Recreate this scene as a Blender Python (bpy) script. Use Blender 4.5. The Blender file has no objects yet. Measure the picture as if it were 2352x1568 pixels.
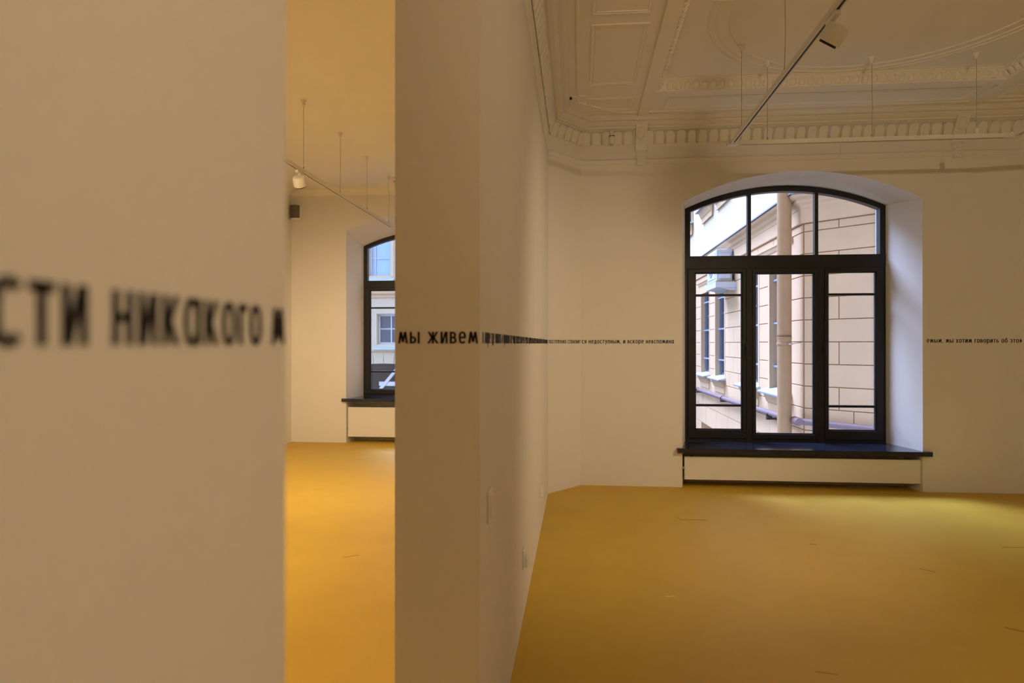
import bpy, math, random
from mathutils import Vector, Matrix

sc = bpy.context.scene
col = sc.collection
random.seed(7)

# ------------------------------------------------------------------ camera, world, exposure
YAW = math.atan(152.0 / 1568.0)
EYE = 1.6
cam_d = bpy.data.cameras.new('camera')
cam_d.lens = 24.0
cam_d.sensor_width = 36.0
cam_d.clip_start = 0.05
cam = bpy.data.objects.new('camera', cam_d)
col.objects.link(cam)
cam.location = (0, 0, EYE)
cam.rotation_euler = (math.radians(90.164), 0, YAW)
cam_d.dof.use_dof = True
cam_d.dof.focus_distance = 6.5
cam_d.dof.aperture_fstop = 2.5
sc.camera = cam

world = bpy.data.worlds.new('overcast_sky')
sc.world = world
world.use_nodes = True
bg = world.node_tree.nodes['Background']
bg.inputs['Color'].default_value = (0.47, 0.63, 1.0, 1)
bg.inputs['Strength'].default_value = 3.3
# hazy sun behind thin cloud, high to the left of the courtyard
sun_d = bpy.data.lights.new('hazy_sun', 'SUN')
sun_d.energy = 16.5
sun_d.color = (0.48, 0.60, 1.0)
sun_d.angle = math.radians(40)
sun = bpy.data.objects.new('hazy_sun', sun_d)
col.objects.link(sun)
sun.location = (-8, 14, 16)
sun.rotation_euler = Vector((.52, -.60, -1.0)).to_track_quat('-Z', 'Y').to_euler()

sc.view_settings.view_transform = 'Standard'
sc.view_settings.look = 'None'
sc.view_settings.gamma = 1.0
sc.view_settings.use_curve_mapping = False
sc.view_settings.exposure = 0.0
sc.cycles.use_denoising = True
sc.cycles.max_bounces = 8
sc.cycles.diffuse_bounces = 4
sc.cycles.glossy_bounces = 2
sc.cycles.transparent_max_bounces = 6
sc.cycles.use_adaptive_sampling = True
sc.cycles.adaptive_threshold = 0.1
sc.cycles.adaptive_min_samples = 16
sc.cycles.caustics_reflective = False
sc.cycles.caustics_refractive = False
sc.cycles.sample_clamp_indirect = 6.0
WARM = (1.0, 0.77, 0.51)
LAMP_R = 95.0      # watts of one spotlight in the white room
LAMP_L = 205.0     # watts of one spotlight in the room behind the doorway

# ------------------------------------------------------------------ materials
def mat(name, rgb, rough=0.6, spec=0.3, metal=0.0, noise=0.0, nscale=6.0, bump=0.0, bscale=60.0, alt=None):
    m = bpy.data.materials.new(name)
    m.use_nodes = True
    nt = m.node_tree
    p = nt.nodes['Principled BSDF']
    p.inputs['Base Color'].default_value = (*rgb, 1)
    p.inputs['Roughness'].default_value = rough
    p.inputs['Specular IOR Level'].default_value = spec
    p.inputs['Metallic'].default_value = metal
    tc = nt.nodes.new('ShaderNodeTexCoord')
    if noise > 0:
        n = nt.nodes.new('ShaderNodeTexNoise')
        n.inputs['Scale'].default_value = nscale
        n.inputs['Detail'].default_value = 5
        r = nt.nodes.new('ShaderNodeValToRGB')
        r.color_ramp.elements[0].position = 0.3
        r.color_ramp.elements[1].position = 0.7
        a2 = alt or tuple(c * (1 - noise) for c in rgb)
        r.color_ramp.elements[0].color = (*a2, 1)
        r.color_ramp.elements[1].color = (*rgb, 1)
        nt.links.new(tc.outputs['Object'], n.inputs['Vector'])
        nt.links.new(n.outputs['Fac'], r.inputs['Fac'])
        nt.links.new(r.outputs['Color'], p.inputs['Base Color'])
    if bump > 0:
        n2 = nt.nodes.new('ShaderNodeTexNoise')
        n2.inputs['Scale'].default_value = bscale
        n2.inputs['Detail'].default_value = 4
        b = nt.nodes.new('ShaderNodeBump')
        b.inputs['Strength'].default_value = bump
        b.inputs['Distance'].default_value = 0.01
        nt.links.new(tc.outputs['Object'], n2.inputs['Vector'])
        nt.links.new(n2.outputs['Fac'], b.inputs['Height'])
        nt.links.new(b.outputs['Normal'], p.inputs['Normal'])
    return m

M = {}
M['wall'] = mat('white_plaster', (0.80, 0.765, 0.70), 0.75, 0.2, noise=0.03, nscale=1.5, bump=0.10, bscale=9)
M['ceil'] = mat('ceiling_paint', (0.88, 0.84, 0.75), 0.8, 0.15, noise=0.03, nscale=2.0)
M['floor'] = mat('yellow_floor', (0.66, 0.42, 0.045), 0.52, 0.28, noise=0.07, nscale=3.0, bump=0.05, bscale=14)
M['scuff'] = mat('scuff', (0.34, 0.18, 0.02), 0.7)
M['scuffl'] = mat('scuff_light', (0.8, 0.62, 0.25), 0.7)
M['ink'] = mat('black_vinyl', (0.012, 0.010, 0.009), 0.55, 0.25)
M['frame'] = mat('dark_window_frame', (0.011, 0.010, 0.012), 0.42, 0.4, noise=0.1)
M['granite'] = mat('dark_granite', (0.010, 0.013, 0.024), 0.12, 0.55, noise=0.4, nscale=90, alt=(0.018, 0.024, 0.045))
M['white'] = mat('white_enamel', (0.80, 0.77, 0.70), 0.45, 0.4)
M['black'] = mat('black_plastic', (0.012, 0.011, 0.011), 0.5, 0.4)
M['dark'] = mat('dark_metal', (0.035, 0.03, 0.028), 0.6, 0.3)
M['grille'] = mat('grey_grille', (0.16, 0.14, 0.12), 0.6, 0.3, bump=0.4, bscale=400)
M['wire'] = mat('steel_wire', (0.42, 0.36, 0.29), 0.4, 0.4, metal=0.6)
M['fac'] = mat('cream_stucco', (0.60, 0.405, 0.25), 0.85, 0.1, noise=0.07, nscale=2.2, bump=0.15, bscale=50)
M['facj'] = mat('stucco_joint', (0.33, 0.18, 0.075), 0.9, 0.1)
M['fac2'] = mat('pale_stucco', (0.56, 0.46, 0.34), 0.85, 0.1, noise=0.04, nscale=1.2)
M['pipe'] = mat('beige_painted_zinc', (0.38, 0.22, 0.11), 0.6, 0.25, noise=0.10, nscale=8)
M['lilac'] = mat('lilac_paint', (0.20, 0.13, 0.14), 0.5, 0.35, noise=0.1, nscale=5)
M['sillm'] = mat('pale_zinc_sheet', (0.42, 0.52, 0.53), 0.45, 0.4)
M['flash'] = mat('grey_zinc_flashing', (0.20, 0.21, 0.26), 0.5, 0.4)
M['ironb'] = mat('blue_grey_iron', (0.10, 0.11, 0.16), 0.5, 0.3)
M['ironl'] = mat('pale_blue_iron', (0.24, 0.29, 0.38), 0.5, 0.3)
M['wdark'] = mat('dark_window_glass', (0.05, 0.055, 0.075), 0.08, 0.6)
M['wblue'] = mat('sky_reflection_glass', (0.34, 0.46, 0.68), 0.06, 0.6)  # reflected sky painted into the glass as a blue base colour
M['acw'] = mat('white_sheet_metal', (0.50, 0.51, 0.55), 0.45, 0.4, noise=0.05)
M['acg'] = mat('grey_vent', (0.20, 0.22, 0.30), 0.6)
M['cable'] = mat('blue_cable', (0.10, 0.15, 0.32), 0.5)
M['rust'] = mat('mossy_edge', (0.30, 0.28, 0.14), 0.9)
M['asphalt'] = mat('asphalt', (0.16, 0.155, 0.15), 0.9, 0.1, noise=0.3, nscale=12)
M['roofshade'] = mat('grey_awning', (0.17, 0.16, 0.16), 0.8)
M['gate'] = mat('grey_gate_boards', (0.30, 0.28, 0.27), 0.8)
M['timber'] = mat('white_timber', (0.66, 0.66, 0.68), 0.7)
M['yel'] = mat('yellow_plastic', (0.65, 0.45, 0.08), 0.5)

def glass_mat():
    m = bpy.data.materials.new('window_glass')
    m.use_nodes = True
    nt = m.node_tree
    nt.nodes.clear()
    o = nt.nodes.new('ShaderNodeOutputMaterial')
    t = nt.nodes.new('ShaderNodeBsdfTransparent')
    t.inputs['Color'].default_value = (0.97, 0.98, 0.98, 1)
    g = nt.nodes.new('ShaderNodeBsdfGlossy')
    g.inputs['Roughness'].default_value = 0.0
    lw = nt.nodes.new('ShaderNodeLayerWeight')
    lw.inputs['Blend'].default_value = 0.5
    pw = nt.nodes.new('ShaderNodeMath'); pw.operation = 'POWER'
    pw.inputs[1].default_value = 5.0
    f = nt.nodes.new('ShaderNodeMath'); f.operation = 'MULTIPLY_ADD'
    f.inputs[1].default_value = 0.9; f.inputs[2].default_value = 0.035
    nt.links.new(lw.outputs['Facing'], pw.inputs[0])
    nt.links.new(pw.outputs[0], f.inputs[0])
    mx = nt.nodes.new('ShaderNodeMixShader')
    nt.links.new(f.outputs[0], mx.inputs['Fac'])
    nt.links.new(t.outputs['BSDF'], mx.inputs[1])
    nt.links.new(g.outputs['BSDF'], mx.inputs[2])
    nt.links.new(mx.outputs['Shader'], o.inputs['Surface'])
    return m
M['glass'] = glass_mat()

def lens_mat():
    m = bpy.data.materials.new('lit_lamp_lens')
    m.use_nodes = True
    nt = m.node_tree
    p = nt.nodes['Principled BSDF']
    p.inputs['Base Color'].default_value = (0.9, 0.8, 0.6, 1)
    p.inputs['Emission Color'].default_value = (1.0, 0.72, 0.4, 1)
    p.inputs['Emission Strength'].default_value = 3.0
    return m
M['lens'] = lens_mat()

# ------------------------------------------------------------------ mesh helpers
class MB:
    def __init__(s):
        s.v = []; s.f = []
    def add(s, vs, fs):
        b = len(s.v)
        s.v += [tuple(p) for p in vs]
        s.f += [[b + i for i in q] for q in fs]
        return s
    def box(s, x0, x1, y0, y1, z0, z1):
        vs = [(x0,y0,z0),(x1,y0,z0),(x1,y1,z0),(x0,y1,z0),(x0,y0,z1),(x1,y0,z1),(x1,y1,z1),(x0,y1,z1)]
        return s.add(vs, [(0,3,2,1),(4,5,6,7),(0,1,5,4),(1,2,6,5),(2,3,7,6),(3,0,4,7)])
    def bbox(s, x0, x1, y0, y1, z0, z1, b):
        """box with all edges chamfered by b"""
        X = (x0, x1); Y = (y0, y1); Z = (z0, z1)
        vs = []; idx = {}
        for i in (0, 1):
            for j in (0, 1):
                for k in (0, 1):
                    sx = b if i == 0 else -b; sy = b if j == 0 else -b; sz = b if k == 0 else -b
                    idx[(i,j,k,'x')] = len(vs); vs.append((X[i], Y[j]+sy, Z[k]+sz))
                    idx[(i,j,k,'y')] = len(vs); vs.append((X[i]+sx, Y[j], Z[k]+sz))
                    idx[(i,j,k,'z')] = len(vs); vs.append((X[i]+sx, Y[j]+sy, Z[k]))
        fs = []
        for i in (0, 1):
            fs.append([idx[(i,j,k,'x')] for j,k in ((0,0),(1,0),(1,1),(0,1))])
            fs.append([idx[(j,i,k,'y')] for j,k in ((0,0),(1,0),(1,1),(0,1))])
            fs.append([idx[(j,k,i,'z')] for j,k in ((0,0),(1,0),(1,1),(0,1))])
        for p in (0, 1):
            for q in (0, 1):
                fs.append([idx[(0,p,q,'y')], idx[(1,p,q,'y')], idx[(1,p,q,'z')], idx[(0,p,q,'z')]])
                fs.append([idx[(p,0,q,'x')], idx[(p,1,q,'x')], idx[(p,1,q,'z')], idx[(p,0,q,'z')]])
                fs.append([idx[(p,q,0,'x')], idx[(p,q,1,'x')], idx[(p,q,1,'y')], idx[(p,q,0,'y')]])
                for r in (0, 1):
                    fs.append([idx[(p,q,r,'x')], idx[(p,q,r,'y')], idx[(p,q,r,'z')]])
        return s.add(vs, fs)
    def prism(s, poly, axis, a0, a1):
        """extrude a 2-D polygon along an axis: 'x' -> (y,z), 'y' -> (x,z), 'z' -> (x,y)"""
        def p3(p, a):
            return {'x': (a, p[0], p[1]), 'y': (p[0], a, p[1]), 'z': (p[0], p[1], a)}[axis]
        n = len(poly)
        vs = [p3(p, a0) for p in poly] + [p3(p, a1) for p in poly]
        fs = [list(range(n))[::-1], list(range(n, 2*n))]
        fs += [(i, (i+1) % n, n + (i+1) % n, n + i) for i in range(n)]
        return s.add(vs, fs)
    def tube(s, p0, p1, r, n=8, r1=None, caps=True):
        p0 = Vector(p0); p1 = Vector(p1)
        d = (p1 - p0).normalized()
        a = Vector((0, 0, 1)) if abs(d.z) < 0.9 else Vector((1, 0, 0))
        u = d.cross(a).normalized(); w = d.cross(u)
        r1 = r if r1 is None else r1
        vs = []
        for P, R in ((p0, r), (p1, r1)):
            for i in range(n):
                t = 2 * math.pi * i / n
                vs.append(P + u * (R * math.cos(t)) + w * (R * math.sin(t)))
        fs = [(i, (i+1) % n, n + (i+1) % n, n + i) for i in range(n)]
        if caps:
            fs += [list(range(n))[::-1], list(range(n, 2*n))]
        return s.add(vs, fs)
    def lathe(s, prof, p0, d, n=24):
        """prof: list of (distance along d, radius)"""
        p0 = Vector(p0); d = Vector(d).normalized()
        a = Vector((0, 0, 1)) if abs(d.z) < 0.9 else Vector((1, 0, 0))
        u = d.cross(a).normalized(); w = d.cross(u)
        vs = []
        for h, r in prof:
            for i in range(n):
                t = 2 * math.pi * i / n
                vs.append(p0 + d * h + u * (r * math.cos(t)) + w * (r * math.sin(t)))
        fs = []
        for k in range(len(prof) - 1):
            for i in range(n):
                j = (i + 1) % n
                fs.append((k*n+i, k*n+j, (k+1)*n+j, (k+1)*n+i))
        fs.append(list(range(n))[::-1])
        fs.append(list(range((len(prof)-1)*n, len(prof)*n)))
        return s.add(vs, fs)
    def sweep(s, path, prof, z0=0.0, side=1, closed=False):
        """profile [(inset, z)] swept along a flat polyline with mitres; inset goes to the right of travel for side=1"""
        n = len(path)
        dirs = []
        m = n if closed else n - 1
        for i in range(m):
            a = Vector(path[i]); b = Vector(path[(i+1) % n])
            dirs.append((b - a).normalized())
        off = []
        for i in range(n):
            if closed:
                d0, d1 = dirs[i-1], dirs[i]
            else:
                d0 = dirs[max(0, i-1)]; d1 = dirs[min(i, m-1)]
            n0 = Vector((d0.y, -d0.x)) * side; n1 = Vector((d1.y, -d1.x)) * side
            b = (n0 + n1)
            b = b / b.dot(n0)
            off.append(b)
        k = len(prof)
        vs = []
        for i in range(n):
            for (q, z) in prof:
                vs.append((path[i][0] + off[i].x * q, path[i][1] + off[i].y * q, z0 + z))
        fs = []
        for i in range(m):
            j = (i + 1) % n
            for c in range(k - 1):
                fs.append((i*k+c, j*k+c, j*k+c+1, i*k+c+1))
        return s.add(vs, fs)
    def mesh(s, name, m, smooth=False):
        me = bpy.data.meshes.new(name)
        me.from_pydata(s.v, [], s.f)
        me.update()
        import bmesh
        bm = bmesh.new(); bm.from_mesh(me)
        bmesh.ops.recalc_face_normals(bm, faces=bm.faces)
        bm.to_mesh(me); bm.free()
        me.materials.append(M[m] if isinstance(m, str) else m)
        if smooth:
            for p in me.polygons: p.use_smooth = True
            try:
                me.set_sharp_from_angle(angle=math.radians(38))
            except Exception:
                pass
        return me
    def build(s, name, m, parent=None, smooth=False):
        return ob(name, s.mesh(name, m, smooth), parent)

def ob(name, me, parent=None):
    o = bpy.data.objects.new(name, me)
    col.objects.link(o)
    if parent is not None:
        o.parent = parent
    return o
def tag(o, label=None, cat=None, group=None, kind=None):
    if label: o['label'] = label
    if cat: o['category'] = cat
    if group: o['group'] = group
    if kind: o['kind'] = kind
    return o
def thing(name, label, cat, loc=(0, 0, 0), rz=0.0, group=None, kind=None):
    o = bpy.data.objects.new(name, None)
    col.objects.link(o)
    o.empty_display_size = 0.1
    o.location = loc; o.rotation_euler = (0, 0, rz)
    return tag(o, label, cat, group, kind)
def struct(o, label):
    return tag(o, label, None, None, 'structure')
def B(x0, x1, y0, y1, z0, z1):
    return MB().box(x0, x1, y0, y1, z0, z1)

# ------------------------------------------------------------------ dimensions of the place
XP = -0.32            # right face of the partition wall
XPL = -0.604          # its left face
XR = 5.08             # right wall of the near room
XLL = -4.65           # left wall of the room behind the doorway
YB = 7.76             # window wall of the near room
YB2 = 10.72           # window wall of the room behind the doorway
YR = -3.2             # rear wall of both rooms
DY0, DY1 = 0.722, 2.213   # doorway in the partition
ZS = 4.09             # ceiling soffit
ZC = 4.175             # ceiling central field
CH0 = (XP, 7.285); CH1 = (0.029, YB)
CH2 = (4.70, YB); CH3 = (XR, 7.30)

# ------------------------------------------------------------------ floor and walls
fl = B(-5.2, XR + .3, YR - .3, YB + .80, -0.2, 0).box(-5.2, -.35, YB + .80, YB2 + .80, -0.2, 0).build('floor', 'floor')
struct(fl, 'smooth yellow floor with faint scuffs running through both rooms')
def scuff(x, y, L, w, rz, m):
    o = B(-L/2, L/2, -w/2, w/2, 0, 0.0012).build('scuff', m, fl)
    o.location = (x, y, 0); o.rotation_euler = (0, 0, rz)
scuff(1.04, 6.33, .24, .008, .02, 'scuff'); scuff(.91, 6.38, .07, .006, 1.9, 'scuff')
scuff(3.46, 5.72, .30, .006, .04, 'scuff'); scuff(2.45, 5.08, .10, .008, -.7, 'scuff')
scuff(2.45, 4.06, .14, .010, -.6, 'scuff'); scuff(.58, 4.40, .06, .018, .2, 'scuffl')
scuff(1.86, 5.65, .05, .010, -.3, 'scuff'); scuff(1.2, 3.45, .10, .003, -.25, 'scuff')
scuff(-1.7, 5.0, .12, .006, .6, 'scuff'); scuff(2.8, 3.6, .2, .006, .3, 'scuff')

wp = MB().prism([(YR, 0), (DY0, 0), (DY0, 3.3), (DY1, 3.3), (DY1, 0), (YB2 + .85, 0), (YB2 + .85, 4.4), (YR, 4.4)], 'x', XPL, XP).build('wall_partition', 'wall')
struct(wp, 'off-white partition wall with a tall doorway opening')
wc = MB().prism([(XP - .02, 7.285), (XP, 7.285), CH1, (CH1[0], YB + .02), (XP - .02, YB + .02)], 'z', 0, 4.3).build('wall_corner', 'wall')
struct(wc, 'splayed corner between the partition and the window wall')
wc2 = MB().prism([CH2, CH3, (XR + .02, 7.30), (XR + .02, YB + .02), (4.70, YB + .02)], 'z', 0, 4.3).build('wall_corner', 'wall')
struct(wc2, 'splayed corner at the right end of the window wall')
struct(B(XR, XR + .4, YR - .3, YB + .85, 0, 4.6).build('wall_right', 'wall'), 'right wall of the near room')
struct(B(XLL - .4, XR + .4, YR - .3, YR, 0, 4.6).build('wall_rear', 'wall'), 'wall behind the viewer')
struct(B(XLL - .4, XLL, YR, YB2 + .85, 0, 4.6).build('wall_left', 'wall'), 'left wall of the room behind the doorway')

def arc_pts(cx, hw, spring, crown, n=40):
    r = crown - spring
    R = (hw * hw + r * r) / (2 * r)
    a = math.asin(hw / R)
    return [(cx + R * math.sin(-a + 2 * a * i / n), crown - R + R * math.cos(-a + 2 * a * i / n)) for i in range(n + 1)]

def window_wall(name, label, x0, x1, y, ztop, cx, hw, spring, crown, hwf, springf, crownf, df, do, sill, niche):
    b = MB()
    arcI = arc_pts(cx, hw, spring, crown); arcF = arc_pts(cx, hwf, springf, crownf)
    OI = [(cx - hw, 0)] + arcI + [(cx + hw, 0)]
    OF = [(cx - hwf, 0)] + arcF + [(cx + hwf, 0)]
    for (yy, A, h) in ((y, arcI, hw), (y + do, arcF, hwf)):
        b.add([(x0, yy, 0), (cx - h, yy, 0), (cx - h, yy, ztop), (x0, yy, ztop)], [(0, 1, 2, 3)])
        b.add([(x1, yy, 0), (cx + h, yy, 0), (cx + h, yy, ztop), (x1, yy, ztop)], [(0, 1, 2, 3)])
        for i in range(len(A) - 1):
            b.add([(A[i][0], yy, A[i][1]), (A[i+1][0], yy, A[i+1][1]), (A[i+1][0], yy, ztop), (A[i][0], yy, ztop)], [(0, 1, 2, 3)])
    for i in range(len(OI) - 1):
        p, q, r, s_ = OI[i], OI[i+1], OF[i], OF[i+1]
        b.add([(p[0], y, p[1]), (q[0], y, q[1]), (s_[0], y + df, s_[1]), (r[0], y + df, r[1])], [(0, 1, 2, 3)])
        b.add([(r[0], y + df, r[1]), (s_[0], y + df, s_[1]), (s_[0], y + do, s_[1]), (r[0], y + do, r[1])], [(0, 1, 2, 3)])
    for (xa, xb) in ((x0, x1),):
        b.add([(xa, y, ztop), (xb, y, ztop), (xb, y + do, ztop), (xa, y + do, ztop)], [(0, 1, 2, 3)])
    b.box(cx - hw, cx + hw, y + niche, y + do, -.1, sill - .055)
    return struct(b.build(name, 'wall'), label)

W1 = dict(cx=2.427, hw=1.273, spring=3.165, crown=3.492, hwf=1.150, springf=3.215, crownf=3.471, df=.60, do=.85, sill=.437, niche=.30)
W2 = dict(cx=-2.459, hw=1.273, spring=3.42, crown=3.70, hwf=1.175, springf=3.255, crownf=3.51, df=.60, do=.85, sill=.712, niche=.30)
window_wall('wall_back', 'window wall of the near room with arched deep reveal', XP - .01, XR + .05, YB, 4.6, **W1)
window_wall('wall_back', 'window wall of the room behind the doorway', XLL - .05, XPL + .01, YB2, 4.6, **W2)

# unseen upper storeys of the same building, added to shade the court faces
struct(B(XLL - .4, XR + .4, YR - .3, YB + .85, 4.6, 12.0).box(XLL - .4, XP, YB + .85, YB2 + .85, 4.6, 4.75).box(XP - .02, XP + .0, YB + .02, YB2 + .85, 4.3, 4.7).build('wall_upper_storey', 'fac2'), 'unseen upper storeys of the house, added above the rooms to shade the court')
# ------------------------------------------------------------------ ceilings
RX0, RX1, RY0, RY1 = 0.76, 4.00, -1.9, 6.80      # recessed field of the near room
SL = .12
c1 = MB()
c1.box(XP - .05, RX0, YR, YB + .02, ZS, 4.6)
c1.box(RX1, XR + .05, YR, YB + .02, ZS, 4.6)
c1.box(RX0, RX1, RY1, YB + .02, ZS, 4.6)
c1.box(RX0, RX1, YR, RY0, ZS, 4.6)
c1.box(RX0 - .01, RX1 + .01, RY0 - .01, RY1 + .01, ZC, 4.6)
ceil1 = struct(c1.build('ceiling', 'ceil'), 'ornate plaster ceiling of the near room')
c2 = B(XLL - .05, XPL + .01, YR, YB2 + .02, ZS, 4.6).box(XPL, XP, YR, YB2, 4.4, 4.6).build('ceiling', 'ceil')
struct(c2, 'plain smooth ceiling of the room behind the doorway')
pr = [(0, ZS - .16)] + [(.16 - .16 * math.cos(t * math.pi / 16), ZS - .16 + .16 * math.sin(t * math.pi / 16)) for t in range(1, 9)]
pr = [(0.0, ZS - .10)] + [(.10 * (1 - math.cos(t * math.pi / 16)), ZS - .10 + .10 * math.sin(t * math.pi / 16)) for t in range(1, 9)]
MB().sweep([(XLL, YR), (XLL, YB2), (XPL, YB2), (XPL, YR)], pr).build('cove', 'ceil', c2, smooth=True)

PERI = [(XP, YR), CH0, CH1, CH2, CH3, (XR, YR)]
rail = MB().sweep(PERI, [(0, 3.612), (.008, 3.616), (.010, 3.63), (.017, 3.64), (.019, 3.655), (.014, 3.666), (.006, 3.672), (0, 3.676)]).build('trim_1', 'wall')
struct(rail, 'narrow moulded picture rail high on the walls')
corn = MB().sweep(PERI, [(0, 3.80), (.008, 3.812), (.016, 3.828), (.035, 3.90), (.062, 3.965), (.085, 3.985), (.105, 3.985), (.105, 4.005),
                         (.135, 4.012), (.165, 4.03), (.165, 4.045), (.20, 4.05), (.235, 4.075), (.235, ZS + .01)]).build('trim_2', 'wall')
struct(corn, 'plaster cornice with a band of upright tongues')

# tongues and darts of the cornice: one mesh each, placed along every side
def tongue_mesh():
    w, h, t = .0525, .146, .011
    out = [(-w*.80, 0), (w*.80, 0), (w*.92, h*.30), (w, h*.62), (w*.86, h*.83), (w*.5, h*.96), (0, h), (-w*.5, h*.96), (-w*.86, h*.83), (-w, h*.62), (-w*.92, h*.30)]
    n = len(out)
    vs = [(x, 0, z) for x, z in out] + [(x, -t*.55, z) for x, z in out] + [(x*.72, -t, h*.06 + z*.86) for x, z in out]
    fs = []
    for r in (0, 1):
        for i in range(n):
            j = (i + 1) % n
            fs.append((r*n+i, r*n+j, (r+1)*n+j, (r+1)*n+i))
    fs.append(list(range(2*n, 3*n)))
    m_ = MB().add(vs, fs)
    return m_.mesh('tongue', 'wall')
def dart_mesh():
    vs = [(-.0035, 0, 0), (.0035, 0, 0), (.008, 0, .13), (0, 0, .142), (-.008, 0, .13), (-.002, -.008, .004), (.002, -.008, .004), (.005, -.008, .128), (0, -.008, .135), (-.005, -.008, .128)]
    fs = [(0, 1, 6, 5), (1, 2, 7, 6), (2, 3, 8, 7), (3, 4, 9, 8), (4, 0, 5, 9), (5, 6, 7, 8, 9)]
    return MB().add(vs, fs).mesh('dart', 'wall')
tm, dm = tongue_mesh(), dart_mesh()
def place_tongues(a, b, t_from=0.0, t_to=1.0, skip=()):
    a = Vector(a); b = Vector(b)
    L = (b - a).length; d = (b - a) / L
    nin = Vector((d.y, -d.x))
    n = max(1, round(L / .1155))
    st = L / n
    ang = math.atan2(d.y, d.x)
    tilt = math.radians(-22)
    for i in range(n):
        s_ = (i + .5) * st
        if not (t_from <= s_ / L <= t_to): continue
        for (me, nm, ss) in ((tm, 'tongue', s_), (dm, 'dart', s_ + st / 2)):
            p = a + d * ss + nin * .020
            if any(abs(p.x - sx) < .075 for sx in skip): continue
            if nm == 'dart' and ss > L - .02: continue
            o = ob(nm, me, corn)
            o.matrix_world = Matrix.Translation((p.x, p.y, 3.828)) @ Matrix.Rotation(ang, 4, 'Z') @ Matrix.Rotation(-tilt, 4, 'X')
place_tongues((XP, 2.0), CH0)
place_tongues(CH0, CH1)
place_tongues(CH1, CH2, skip=(0.70, 4.05))
place_tongues(CH2, CH3)
place_tongues(CH3, (XR, 5.6))

# flat frame (beam) round the recessed field, lower than the soffit, with strips out to the window wall
beam = MB()
ZBm = ZS - .022
for (x0, x1, y0, y1) in ((RX0 - .115, RX0, RY0, RY1 + .115), (RX1, RX1 + .115, RY0, RY1 + .115), (RX0, RX1, RY1, RY1 + .115), (RX0 - .115, RX1 + .115, RY0 - .115, RY0)):
    beam.box(x0, x1, y0, y1, ZBm, ZS + .01)
struct(beam.build('trim_3', 'ceil'), 'flat plaster band framing the recessed ceiling field')
for k, xx in enumerate((.70, 4.055)):
    struct(B(xx - .055, xx + .055, RY1 + .115, 7.54, ZS - .018, ZS + .01).build('trim_4', 'ceil'), 'short flat band from ceiling field to %s console' % ('left', 'right')[k])

egg = MB().sweep([(RX0, RY0), (RX0, RY1), (RX1, RY1), (RX1, RY0)], [(-.004, ZBm + .002), (.006, ZBm + .003), (.010, ZBm + .014), (.062, ZC - .016), (.070, ZC - .014), (.074, ZC - .004), (.10, ZC - .003), (.102, ZC + .005)]).build('trim_5', 'ceil')
struct(egg, 'egg moulding inside the flat ceiling band')
def egg_mesh():
    w, h, t = .034, .082, .020
    out = [(-w*.75, 0), (w*.75, 0), (w, h*.25), (w*.8, h*.8), (0, h), (-w*.8, h*.8), (-w, h*.25)]
    n = len(out)
    vs = [(x, 0, z) for x, z in out] + [(x*.6, -t, h*.12 + z*.7) for x, z in out]
    fs = [(i, (i+1) % n, n + (i+1) % n, n + i) for i in range(n)] + [list(range(n, 2*n))]
    return MB().add(vs, fs).mesh('egg', 'ceil')
em = egg_mesh()
def place_eggs(a, b):
    a = Vector(a); b = Vector(b)
    L = (b - a).length; d = (b - a) / L
    nin = Vector((d.y, -d.x))
    n = round(L / .083); st = L / n
    ang = math.atan2(d.y, d.x)
    for i in range(n):
        p = a + d * ((i + .5) * st) + nin * .010
        o = ob('egg', em, egg)
        o.matrix_world = Matrix.Translation((p.x, p.y, ZBm + .014)) @ Matrix.Rotation(ang, 4, 'Z') @ Matrix.Rotation(math.radians(37), 4, 'X')
place_eggs((RX0, 4.3), (RX0, RY1))
place_eggs((RX0 + .09, RY1), (RX1 - .09, RY1))
place_eggs((RX1, RY1), (RX1, 5.6))

# raised panel mouldings on the soffit
def panel(x0, x1, y0, y1, k):
    b = MB()
    p = [(x0, y0), (x0, y1), (x1, y1), (x1, y0)]
    b.sweep(p, [(0, ZS + .004), (.002, ZS - .006), (.014, ZS - .009), (.022, ZS - .003), (.034, ZS - .003), (.040, ZS - .007), (.048, ZS + .004)], closed=True)
    o = b.build('panel_moulding', 'ceil', ceil1)
for k, (y0, y1) in enumerate(((5.36, 6.62), (3.95, 5.20), (2.54, 3.79))):
    panel(.10, .56, y0, y1, k)
    panel(4.20, 4.66, y0, y1, k)
panel(.90, 3.90, 7.02, 7.36, 0)
panel(.10, .56, 6.98, 7.34, 0)
panel(4.20, 4.66, 6.98, 7.34, 0)
MB().sweep([(XP + .30, YR), (XP + .30, 7.08), (.42, 7.44), (4.5, 7.44), (XR - .30, 7.10), (XR - .30, YR)], [(0, ZS + .004), (.003, ZS - .007), (.018, ZS - .010), (.03, ZS + .004)]).build('running_moulding', 'ceil', ceil1)

# curved line mouldings on the recessed field
def ring_part(r, cx=2.38, cy=5.42, a0=-8, a1=188):
    path = [(cx + r * math.cos(math.radians(t)), cy + r * math.sin(math.radians(t))) for t in range(a1, a0 - 1, -4)]
    if r < 1.25:
        path = [(1.02, path[0][1])] + path + [(3.74, path[-1][1])]
    b = MB().sweep(path, [(0, ZC + .003), (.004, ZC - .006), (.014, ZC - .009), (.022, ZC + .003)])
    b.build('curved_moulding', 'ceil', ceil1)
for r in (1.20, 1.30, 1.36): ring_part(r)

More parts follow.
